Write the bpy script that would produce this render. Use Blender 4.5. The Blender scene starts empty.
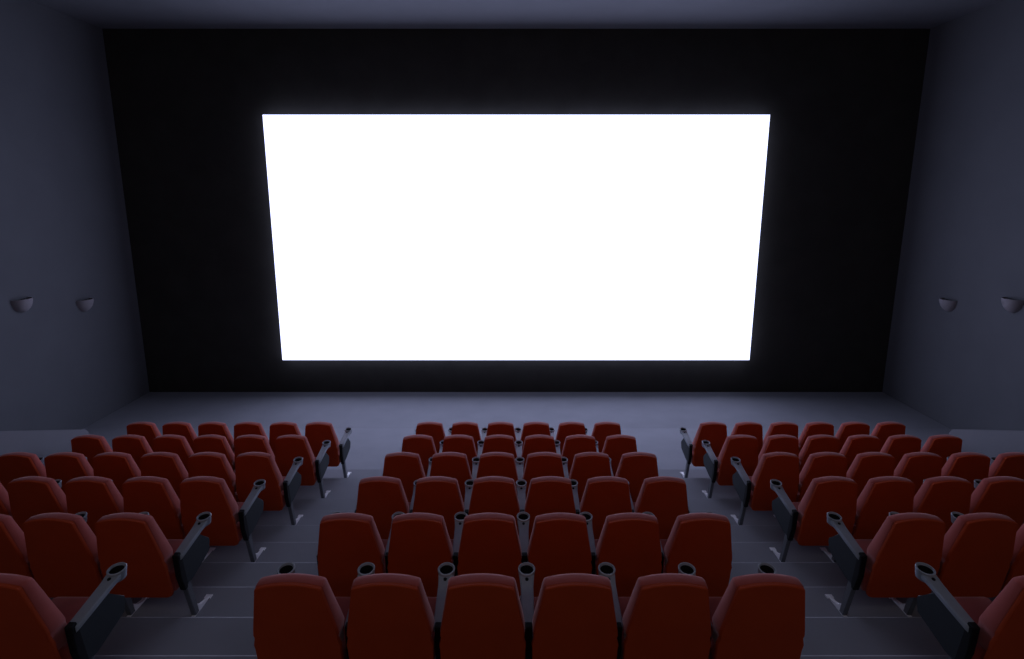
import bpy, bmesh, math
from mathutils import Vector, Matrix

scene = bpy.context.scene
col = scene.collection
PI = math.pi

# ------------------------------------------------------------------ layout (metres)
CAM_Z = 5.79                 # eye height above the flat floor before the screen
XC = 0.113                   # middle of the hall, a little right of the camera
WALL_Y = 15.25               # the screen wall
HALF_W = 10.75
CEIL_Z = CAM_Z + 4.146
BACK_Y = -4.6
PITCH = 0.62                 # seat spacing
ROW_DY = 1.1612
ROW_DZ = 0.2993
ROW1_Y = 9.0215              # crest of the front row backrests
TREAD1_Z = CAM_Z - 5.213     # tread the front row stands on
SEAT_H = 1.228

# ------------------------------------------------------------------ materials
def material(name, color, rough=0.7, spec=0.3, metal=0.0, noise=0.0, nscale=8.0, bump=0.0, bscale=200.0, sheen=0.0, coords='Object'):
    m = bpy.data.materials.new(name); m.use_nodes = True
    nt = m.node_tree; b = nt.nodes['Principled BSDF']
    b.inputs['Base Color'].default_value = (*color, 1)
    b.inputs['Roughness'].default_value = rough
    b.inputs['Specular IOR Level'].default_value = spec
    b.inputs['Metallic'].default_value = metal
    if sheen:
        b.inputs['Sheen Weight'].default_value = sheen
        b.inputs['Sheen Roughness'].default_value = 0.5
    tc = nt.nodes.new('ShaderNodeTexCoord')
    if noise:
        n = nt.nodes.new('ShaderNodeTexNoise'); n.inputs['Scale'].default_value = nscale
        n.inputs['Detail'].default_value = 4
        nt.links.new(tc.outputs[coords], n.inputs['Vector'])
        r = nt.nodes.new('ShaderNodeMapRange')
        r.inputs['From Min'].default_value = 0.3; r.inputs['From Max'].default_value = 0.7
        r.inputs['To Min'].default_value = 1 - noise; r.inputs['To Max'].default_value = 1 + noise
        nt.links.new(n.outputs['Fac'], r.inputs['Value'])
        mx = nt.nodes.new('ShaderNodeVectorMath'); mx.operation = 'SCALE'
        mx.inputs[0].default_value = color
        nt.links.new(r.outputs['Result'], mx.inputs['Scale'])
        nt.links.new(mx.outputs['Vector'], b.inputs['Base Color'])
    if bump:
        n = nt.nodes.new('ShaderNodeTexNoise'); n.inputs['Scale'].default_value = bscale
        nt.links.new(tc.outputs[coords], n.inputs['Vector'])
        bp = nt.nodes.new('ShaderNodeBump'); bp.inputs['Strength'].default_value = bump
        bp.inputs['Distance'].default_value = 0.004
        nt.links.new(n.outputs['Fac'], bp.inputs['Height'])
        nt.links.new(bp.outputs['Normal'], b.inputs['Normal'])
    return m

M = {}
M['side_wall'] = material('blue_grey_plaster', (0.135, 0.14, 0.155), 0.9, 0.1, noise=0.04, nscale=1.2)
M['screen_wall'] = material('black_cloth_wall', (0.048, 0.046, 0.042), 0.95, 0.05, noise=0.1, nscale=2)
M['floor'] = material('grey_carpet', (0.25, 0.255, 0.285), 0.9, 0.1, noise=0.05, nscale=1.5)
M['edge_highlight'] = material('pale_step_highlight', (0.36, 0.36, 0.38), 0.8, 0.2, noise=0.05, nscale=3)  # highlight along the chamfered step edges, put into a paler colour
M['ceiling'] = material('grey_ceiling_paint', (0.18, 0.185, 0.205), 0.9, 0.1, noise=0.03, nscale=1)
M['partition'] = material('pale_grey_partition', (0.19, 0.20, 0.225), 0.7, 0.2, noise=0.03, nscale=2)
M['red'] = material('red_fabric', (0.42, 0.075, 0.06), 0.8, 0.25, noise=0.06, nscale=9, sheen=0.25)
M['shell'] = material('red_seat_shell', (0.42, 0.048, 0.008), 0.75, 0.2, noise=0.05, nscale=5)
M['arm'] = material('grey_plastic', (0.30, 0.34, 0.39), 0.45, 0.4, noise=0.04, nscale=20)
M['panel'] = material('dark_slate_plastic', (0.023, 0.030, 0.035), 0.6, 0.3, noise=0.05, nscale=10)
M['black'] = material('black_plastic', (0.008, 0.009, 0.010), 0.6, 0.2, noise=0.1, nscale=10)
M['leg'] = material('dark_steel', (0.13, 0.14, 0.155), 0.5, 0.4, noise=0.05, nscale=15)
M['foot'] = material('pale_steel', (0.85, 0.85, 0.88), 0.4, 0.5, noise=0.03, nscale=15)
M['sconce'] = material('matt_white_plaster', (0.30, 0.28, 0.30), 0.8, 0.2, noise=0.03, nscale=10)

m = bpy.data.materials.new('lit_screen'); m.use_nodes = True
nt = m.node_tree; nt.nodes.clear()
out = nt.nodes.new('ShaderNodeOutputMaterial'); em = nt.nodes.new('ShaderNodeEmission')
tc = nt.nodes.new('ShaderNodeTexCoord'); nz = nt.nodes.new('ShaderNodeTexNoise'); nz.inputs['Scale'].default_value = 0.5
mr = nt.nodes.new('ShaderNodeMapRange'); mr.inputs['To Min'].default_value = 2.45; mr.inputs['To Max'].default_value = 2.55
nt.links.new(tc.outputs['Object'], nz.inputs['Vector']); nt.links.new(nz.outputs['Fac'], mr.inputs['Value'])
em.inputs['Color'].default_value = (0.62, 0.67, 1.0, 1)
nt.links.new(mr.outputs['Result'], em.inputs['Strength']); nt.links.new(em.outputs[0], out.inputs[0])
M['screen'] = m

# ------------------------------------------------------------------ helpers
def link_mesh(name, bm, mat, parent=None, smooth=False):
    bmesh.ops.recalc_face_normals(bm, faces=bm.faces)
    me = bpy.data.meshes.new(name); bm.to_mesh(me); bm.free()
    me.materials.append(M[mat])
    if smooth:
        for p in me.polygons: p.use_smooth = True
        me.set_sharp_from_angle(angle=math.radians(38))
    o = bpy.data.objects.new(name, me); col.objects.link(o)
    if parent: o.parent = parent
    return o

def box(bm, x0, x1, y0, y1, z0, z1, bevel=0.0, seg=2):
    vs = [bm.verts.new((x, y, z)) for x in (x0, x1) for y in (y0, y1) for z in (z0, z1)]
    idx = [(0,1,3,2),(4,6,7,5),(0,4,5,1),(2,3,7,6),(0,2,6,4),(1,5,7,3)]
    fs = [bm.faces.new([vs[i] for i in f]) for f in idx]
    if bevel:
        es = list({e for f in fs for e in f.edges})
        bmesh.ops.bevel(bm, geom=es, offset=bevel, segments=seg, profile=0.5, affect='EDGES')

def prism_x(bm, pts, x0, x1, bevel=0.0, seg=2):
    """polygon in (y,z) extruded along x"""
    a = [bm.verts.new((x0, y, z)) for y, z in pts]; b = [bm.verts.new((x1, y, z)) for y, z in pts]
    n = len(pts); fs = [bm.faces.new(a), bm.faces.new(list(reversed(b)))]
    for i in range(n):
        fs.append(bm.faces.new((a[i], b[i], b[(i+1) % n], a[(i+1) % n])))
    if bevel:
        es = list({e for f in fs for e in f.edges})
        bmesh.ops.bevel(bm, geom=es, offset=bevel, segments=seg, profile=0.5, affect='EDGES')

def structure(o):
    o['kind'] = 'structure'; return o

# ------------------------------------------------------------------ the hall
X0, X1 = XC - HALF_W, XC + HALF_W
# floor: flat before the screen, gentle ramp, then the stepped rake; one highlighted edge every half row
# profile points (y, z) from the screen back
prof = [(WALL_Y + 0.2, 0.0), (12.75, 0.0)]
y = ROW1_Y + 0.0546 + ROW_DY / 2; z = TREAD1_Z - ROW_DZ / 2
prof.append((y, z))
B = 0.014
k = 0
while y > BACK_Y:
    zt = z + ROW_DZ / 2
    prof += [(y, zt - 0.014), (y - 0.024, zt)]
    ynext = y - ROW_DY / 2
    prof.append((max(ynext, BACK_Y - 0.2), zt))
    y, z = ynext, zt
bm = bmesh.new()
prev = None
for (py, pz) in prof:
    cur = (bm.verts.new((X0 - 0.2, py, pz)), bm.verts.new((X1 + 0.2, py, pz)))
    if prev:
        f = bm.faces.new((prev[0], prev[1], cur[1], cur[0]))
        if abs(prev[0].co.y - py - 0.024) < 1e-4 and abs(pz - prev[0].co.z - 0.014) < 1e-4: f.material_index = 1
    prev = cur
FLOOR_BACK_Z = prof[-1][1]
low = prev
# close as a solid
lb = [bm.verts.new((X0 - 0.2, prof[-1][0], -0.3)), bm.verts.new((X1 + 0.2, prof[-1][0], -0.3))]
bm.faces.new((low[0], low[1], lb[1], lb[0]))
bm.verts.ensure_lookup_table()
lf = [bm.verts.new((X0 - 0.2, prof[0][0], -0.3)), bm.verts.new((X1 + 0.2, prof[0][0], -0.3))]
bm.faces.new((lb[0], lb[1], lf[1], lf[0]))
bm.verts.ensure_lookup_table()
bm.faces.new((lf[0], lf[1], bm.verts[1], bm.verts[0]))
fl = structure(link_mesh('floor', bm, 'floor')); fl.data.materials.append(M['edge_highlight'])

def slab(name, mat, *a):
    bm = bmesh.new(); box(bm, *a); return structure(link_mesh(name, bm, mat))
slab('wall_front', 'screen_wall', X0, X1, WALL_Y, WALL_Y + 0.2, -0.3, CEIL_Z)
slab('wall_left', 'side_wall', X0 - 0.2, X0, BACK_Y - 0.2, WALL_Y + 0.2, -0.3, CEIL_Z)
slab('wall_right', 'side_wall', X1, X1 + 0.2, BACK_Y - 0.2, WALL_Y + 0.2, -0.3, CEIL_Z)
slab('wall_back', 'side_wall', X0, X1, BACK_Y - 0.2, BACK_Y, -0.3, CEIL_Z)
slab('ceiling', 'ceiling', X0 - 0.2, X1 + 0.2, BACK_Y - 0.2, WALL_Y + 0.2, CEIL_Z, CEIL_Z + 0.2)

# the lit screen, thickened so its glowing sides add a halo on the wall
root = bpy.data.objects.new('cinema_screen', None); col.objects.link(root)
SB, ST, SH = CAM_Z - 4.725, CAM_Z + 1.97, 6.65
root.location = (XC, WALL_Y, SB)
root['label'] = 'large blank glowing white cinema screen on the black front wall'
root['category'] = 'screen'
bm = bmesh.new(); box(bm, -SH, SH, -0.28, -0.18, 0, ST - SB)
link_mesh('screen_surface', bm, 'screen', root)
bm = bmesh.new(); box(bm, -SH + 0.15, SH - 0.15, -0.18, 0.0, 0.15, ST - SB - 0.15)  # unseen black block added to stop the screen's rear glow
link_mesh('back_glow_block', bm, 'black', root)

# low parapets along the outer flank of the seats, their tops rising away from the screen
def tread_z(y):
    k = math.floor((ROW1_Y + 0.0546 - y) / (ROW_DY / 2)) + 1
    return TREAD1_Z + k * ROW_DZ / 2
def partition(side):
    x = XC + side * 7.19
    ye, zt = 8.50, CAM_Z - 3.868           # end nearest the screen
    sl = 0.432
    r = 0.06
    pts = [(ye, tread_z(ye - 0.01) + 0.001)]
    for a in [i * PI / 2 / 5 for i in range(6)]:
        pts.append((ye - r + r * math.cos(a), zt - r + r * math.sin(a) + sl * (r - r * math.cos(a)) * 0.6))
    yn = 5.9; pts.append((yn, zt + sl * (ye - yn)))
    pts.append((yn, tread_z(yn) + 0.001))
    e = ROW1_Y + 0.0546
    while e > yn: e -= ROW_DY / 2
    e += ROW_DY / 2
    while e < ye:
        pts.append((e + 0.002, tread_z(e - 0.01) + 0.001)); pts.append((e + 0.002, tread_z(e + 0.01) + 0.001))
        e += ROW_DY / 2
    bm = bmesh.new()
    prism_x(bm, pts, x - 0.05, x + 0.05, 0.0)
    es = [ed for ed in bm.edges if abs(ed.verts[0].co.x - ed.verts[1].co.x) < 1e-5
          and min(v.co.z - tread_z(v.co.y) for v in ed.verts) > 0.3]
    bmesh.ops.bevel(bm, geom=es, offset=0.016, segments=2, affect='EDGES')
    o = link_mesh('partition_wall', bm, 'partition', smooth=True)
    w = 'left' if side < 0 else 'right'
    o['label'] = 'low pale grey partition with rounded corner between %s seat block and %s wall' % (w, w)
    o['category'] = 'partition'
    o['group'] = 'low partitions beside the seats'
partition(-1); partition(1)

# half-bowl uplighters on the side walls
def sconce(side, y, z, label):
    R = 0.22
    x = XC + side * HALF_W
    root = bpy.data.objects.new('wall_sconce', None); col.objects.link(root)
    root.location = (x, y, z); root.rotation_euler = (0, 0, PI if side > 0 else 0)
    root['label'] = label; root['category'] = 'wall lamp'; root['group'] = 'half bowl wall lamps'
    bm = bmesh.new()
    # quarter sphere shell open at the top: outer and inner skins with a rim
    def skin(r, flip):
        g = []
        for i in range(9):
            el = i / 8 * PI / 2
            rr = r * math.cos(el)
            g.append([bm.verts.new((max(0, rr * math.sin(a)), -rr * math.cos(a), -r * 1.4 * math.sin(el))) for a in [j * PI / 16 for j in range(17)]])
        for i in range(8):
            for j in range(16):
                f = (g[i][j], g[i][j+1], g[i+1][j+1], g[i+1][j])
                if flip: f = tuple(reversed(f))
                try: bm.faces.new(f)
                except ValueError: pass
        return g
    a = skin(R, False); b = skin(R - 0.02, True)
    for j in range(16):
        bm.faces.new((a[0][j], b[0][j], b[0][j+1], a[0][j+1]))
    bmesh.ops.remove_doubles(bm, verts=bm.verts, dist=0.0008)
    link_mesh('bowl_shade', bm, 'sconce', root, smooth=True)
    bm = bmesh.new()
    box(bm, 0.0, 0.012, -R * 0.55, R * 0.55, -0.18, -0.02, 0.004)
    link_mesh('wall_plate', bm, 'black', root)
    bm = bmesh.new()
    bmesh.ops.create_uvsphere(bm, u_segments=12, v_segments=8, radius=0.045, matrix=Matrix.Translation((0.11, 0, -0.1)))
    box(bm, 0.0, 0.10, -0.018, 0.018, -0.135, -0.105, 0.003)
    link_mesh('lamp_bulb', bm, 'black', root, smooth=True)
SZ, SZ2 = CAM_Z - 2.63, CAM_Z - 2.28
sconce(-1, 13.3, SZ, 'half bowl wall lamp on left wall, the one nearer the screen')
sconce(-1, 11.6, SZ2, 'half bowl wall lamp on left wall, nearer the viewer')
sconce(1, 13.3, SZ, 'half bowl wall lamp on right wall, the one nearer the screen')
sconce(1, 11.6, SZ2, 'half bowl wall lamp on right wall, nearer the viewer')

# ------------------------------------------------------------------ seat meshes (origin: on the tread below the backrest crest, y to the screen)
def yr(z):                                   # rear plane of the leaning back
    return -0.135 + (1.22 - z) * 0.158

def outline(tw, mw, lw, ztop, zmid, zlow, arch, rc, bot):
    """closed outline (x,z): arched top, flared to mw at zmid, lw at zlow"""
    half = []
    n = 6
    xs = tw - rc
    for i in range(n + 1):
        x = xs * i / n
        half.append((x, ztop - arch * (x / tw) ** 2))
    zc = half[-1][1]
    ux, uz = (mw - tw), (zmid - zc)
    L = math.hypot(ux, uz); ux /= L; uz /= L
    p1 = (tw + ux * rc, zc + uz * rc)
    c0 = (tw, zc - 0.004)
    for t in (0.25, 0.5, 0.75):
        half.append(((1-t)**2 * xs + 2*t*(1-t)*c0[0] + t*t*p1[0], (1-t)**2 * zc + 2*t*(1-t)*c0[1] + t*t*p1[1]))
    half.append(p1)
    for t in (0.33, 0.66, 0.9):
        half.append((p1[0] + (mw - p1[0]) * t, p1[1] + (zmid - p1[1]) * t))
    half.append((mw, zmid - 0.012))
    half.append((mw - 0.006, zmid - 0.035))
    half.append((lw + 0.004, zmid - 0.10))
    half.append((lw, zmid - 0.14))
    half.append((lw, zlow + bot))
    half.append((lw - bot * 0.3, zlow + bot * 0.3))
    half.append((lw - bot, zlow))
    left = [(-x, z) for x, z in reversed(half[1:])]
    return half + left

def loft(bm, rings):
    n = len(rings[0])
    vr = [[bm.verts.new(p) for p in r] for r in rings]
    for a, b in zip(vr, vr[1:]):
        for i in range(n):
            bm.faces.new((a[i], a[(i+1) % n], b[(i+1) % n], b[i]))
    def cap(ring):
        # symmetric quads between right and left halves
        m_ = n // 2
        bm.faces.new((ring[0], ring[1], ring[n-1]))
        for i in range(1, m_):
            f = [ring[i], ring[i+1], ring[n-i-1], ring[n-i]]
            f = list(dict.fromkeys(f))
            if len(f) > 2: bm.faces.new(f)
    cap(vr[0]); cap(vr[-1])

OUT = (0.210, 0.281, 0.287, 1.254, 0.83, 0.385, 0.036, 0.022, 0.05)
def mesh_shell():
    bm = bmesh.new()
    o = outline(*OUT)
    oi = [(x * 0.985, 0.79 + (z - 0.79) * 0.99) for x, z in o]
    Y = lambda z: yr(min(z, 1.254))
    loft(bm, [[(x, yr(z), z) for x, z in oi], [(x, yr(z) + 0.006, z) for x, z in o],
              [(x, yr(z) + 0.030, z) for x, z in o]])
    return link_mesh('back_shell', bm, 'shell', smooth=True)

def mesh_back():
    bm = bmesh.new()
    o = outline(0.212, 0.280, 0.252, 1.254, 0.83, 0.60, 0.036, 0.022, 0.03)
    T = lambda z: 0.090 + 0.05 * max(0, min(1, (1.2 - z) / 0.4))
    def ring(d, fy):
        return [((abs(x) + d * (1 if z > 0.78 else 0)) * (1 if x > 0 else -1) if abs(x) > 0.15 else x, yr(z) + fy(z), z + (d * 0.5 if z > 1.1 else 0)) for x, z in o]
    loft(bm, [ring(0.0, lambda z: 0.0305), ring(0.004, lambda z: 0.036), ring(0.006, lambda z: 0.030 + T(z) * 0.7),
              ring(0.0, lambda z: 0.030 + T(z) * 0.92), ring(-0.014, lambda z: 0.030 + T(z) * 1.0), ring(-0.035, lambda z: 0.030 + T(z) * 1.04)])
    return link_mesh('backrest_cushion', bm, 'red', smooth=True)

def mesh_cushion():
    bm = bmesh.new()
    pts = [(0.09, 0.375), (0.12, 0.365), (0.30, 0.375), (0.585, 0.425), (0.622, 0.46), (0.635, 0.50), (0.622, 0.545), (0.585, 0.566), (0.45, 0.562), (0.25, 0.545), (0.13, 0.535), (0.09, 0.50)]
    prism_x(bm, pts, -0.256, 0.256, 0.018, 2)
    return link_mesh('seat_cushion', bm, 'red', smooth=True)

# one armrest stand, centred on x = 0
def mesh_arm():
    bm = bmesh.new()
    # slab, tilted up to the front, waisted behind the cup
    secs = [(0.085, 0.745, 0.034), (0.10, 0.752, 0.043), (0.28, 0.785, 0.046), (0.42, 0.812, 0.048), (0.49, 0.826, 0.055), (0.51, 0.830, 0.058)]
    rows = []
    for y, z, w in secs:
        rows.append([bm.verts.new(p) for p in ((-w, y, z - 0.006), (-w + 0.008, y, z + 0.002), (w - 0.008, y, z + 0.002), (w, y, z - 0.006), (w, y, z - 0.034), (w - 0.01, y, z - 0.045), (-w + 0.01, y, z - 0.045), (-w, y, z - 0.034))])
    for a, b in zip(rows, rows[1:]):
        for i in range(8): bm.faces.new((a[i], a[(i+1) % 8], b[(i+1) % 8], b[i]))
    bm.faces.new(rows[0]); bm.faces.new(list(reversed(rows[-1])))
    return link_mesh('armrest', bm, 'arm', smooth=True)

CUPC = (0.0, 0.548, 0.848)
def ring_lathe(bm, prof, c, n=28, tilt=0.12):
    g = []
    for r, h in prof:
        row = []
        for i in range(n):
            a = 2 * PI * i / n
            x, y = r * math.cos(a), r * math.sin(a)
            row.append(bm.verts.new((c[0] + x, c[1] + y, c[2] + h + y * tilt)))
        g.append(row)
    for a, b in zip(g, g[1:]):
        for i in range(n): bm.faces.new((a[i], a[(i+1) % n], b[(i+1) % n], b[i]))
    return g
def mesh_cup():
    bm = bmesh.new()
    g = ring_lathe(bm, [(0.046, -0.085), (0.058, -0.075), (0.066, -0.01), (0.067, 0.0), (0.063, 0.004), (0.055, 0.003), (0.051, -0.004), (0.050, -0.03)], CUPC)
    bm.faces.new(list(reversed(g[0])))
    return link_mesh('cup_holder', bm, 'arm', smooth=True)
def mesh_cup_well():
    bm = bmesh.new()
    g = ring_lathe(bm, [(0.0515, -0.012), (0.0495, -0.012), (0.042, -0.075)], CUPC)
    bm.faces.new(g[-1])
    # small round button behind the cup
    g = ring_lathe(bm, [(0.013, -0.012), (0.013, 0.002), (0.010, 0.004)], (0, 0.462, 0.826), 12, 0.18)
    bm.faces.new(g[-1])
    return link_mesh('cup_liner', bm, 'black', smooth=True)
def mesh_panel():
    bm = bmesh.new()
    prism_x(bm, [(0.10, 0.71), (0.40, 0.765), (0.47, 0.68), (0.56, 0.605), (0.565, 0.57), (0.535, 0.48), (0.25, 0.40), (0.12, 0.39)], -0.024, 0.024, 0.006, 1)
    return link_mesh('side_panel', bm, 'panel', smooth=False)
def mesh_post():
    bm = bmesh.new()
    prism_x(bm, [(0.055, 0.765), (0.105, 0.775), (0.115, 0.70), (0.15, 0.43), (0.15, 0.37), (0.11, 0.37), (0.065, 0.55)], -0.027, 0.027, 0.008, 2)
    return link_mesh('rear_bracket', bm, 'black', smooth=False)
def mesh_leg():
    bm = bmesh.new()
    prism_x(bm, [(0.12, 0.42), (0.20, 0.42), (0.275, 0.012), (0.215, 0.012)], -0.024, 0.024, 0.006, 1)
    return link_mesh('leg', bm, 'leg', smooth=False)
def mesh_foot():
    bm = bmesh.new()
    prism_x(bm, [(0.195, 0.0), (0.48, 0.0), (0.48, 0.012), (0.40, 0.020), (0.32, 0.040), (0.285, 0.085), (0.27, 0.085), (0.262, 0.011), (0.195, 0.011)], -0.018, 0.018, 0.003, 1)
    box(bm, -0.034, 0.034, 0.445, 0.50, 0.0, 0.012, 0.003, 1)
    return link_mesh('foot', bm, 'foot', smooth=False)

PROTO = dict(shell=mesh_shell(), back=mesh_back(), cushion=mesh_cushion(), arm=mesh_arm(), cup=mesh_cup(), well=mesh_cup_well(),
             panel=mesh_panel(), post=mesh_post(), leg=mesh_leg(), foot=mesh_foot())
for o in PROTO.values(): col.objects.unlink(o)

def put(key, parent, x=0.0):
    c = PROTO[key].copy(); col.objects.link(c); c.parent = parent; c.location = (x, 0, 0)
    return c

def stand(root, x):
    arm = put('arm', root, x)
    cup = put('cup', arm); well = put('well', arm)
    for key in ('panel', 'post', 'leg', 'foot'): put(key, root, x)

def seat(x, row, label, group, sides):
    root = bpy.data.objects.new('cinema_chair', None); col.objects.link(root)
    root.location = (x, ROW1_Y - row * ROW_DY, TREAD1_Z + row * ROW_DZ)
    root['label'] = label; root['category'] = 'cinema chair'; root['group'] = group
    put('shell', root); put('back', root); put('cushion', root)
    for s in sides: stand(root, s * PITCH / 2)

ROWS = ['front row', 'second row', 'third row', 'fourth row', 'fifth row', 'sixth row']
ORD = ['first', 'second', 'third', 'fourth', 'fifth', 'sixth']
for r in range(6):
    for i in range(6):                                # centre block, one armrest stand left of each seat, one more at the end
        p = {0: 'leftmost', 5: 'rightmost'}.get(i, ORD[i] + ' from left')
        seat(XC + (i - 2.5) * PITCH, r, 'dark red cinema seat, centre block, %s from the screen, %s' % (ROWS[r], p),
             'red cinema seats in the centre block', (-1, 1) if i == 5 else (-1,))
for side, off, word in ((-1, 3.17, 'left'), (1, 3.085, 'right')):
    for r, n in enumerate((6, 6, 6, 5, 3, 1)):        # side blocks, as far out as the view reaches
        for i in range(n):
            p = 'beside the aisle' if i == 0 else ORD[i] + ' from the aisle'
            seat(XC + side * (off + (i + 0.5) * PITCH), r, 'dark red cinema seat, %s block, %s from the screen, %s' % (word, ROWS[r], p),
                 'red cinema seats in the %s block' % word, (-side, side) if i == 5 else (-side,))

for o in PROTO.values(): bpy.data.objects.remove(o)

# ------------------------------------------------------------------ light
def area(name, loc, rot, sx, sy, power, color):
    l = bpy.data.lights.new(name, 'AREA'); l.shape = 'RECTANGLE'; l.size = sx; l.size_y = sy
    l.energy = power; l.color = color
    o = bpy.data.objects.new(name, l); o.location = loc; o.rotation_euler = rot; col.objects.link(o)
area('rear_fill_light', (XC, -2.5, CEIL_Z - 0.4), (math.radians(50), 0, 0), 12, 1.0, 66, (1.0, 0.92, 0.93))  # unseen fill added behind the viewer to lift the seat backs
w = bpy.data.worlds.new('world'); scene.world = w; w.use_nodes = True
w.node_tree.nodes['Background'].inputs[0].default_value = (0.02, 0.022, 0.03, 1)

# ------------------------------------------------------------------ camera
cd = bpy.data.cameras.new('camera'); cam = bpy.data.objects.new('camera', cd); col.objects.link(cam)
cam.location = (0, 0, CAM_Z); cam.rotation_euler = (math.radians(90 - 10.737), 0, 0)
cd.sensor_width = 36; cd.lens = 547.3 / 1024 * 36; cd.shift_y = -34.5 / 1024
cd.clip_start = 0.05; cd.clip_end = 100
scene.camera = cam
scene.view_settings.view_transform = 'Standard'
scene.view_settings.look = 'None'
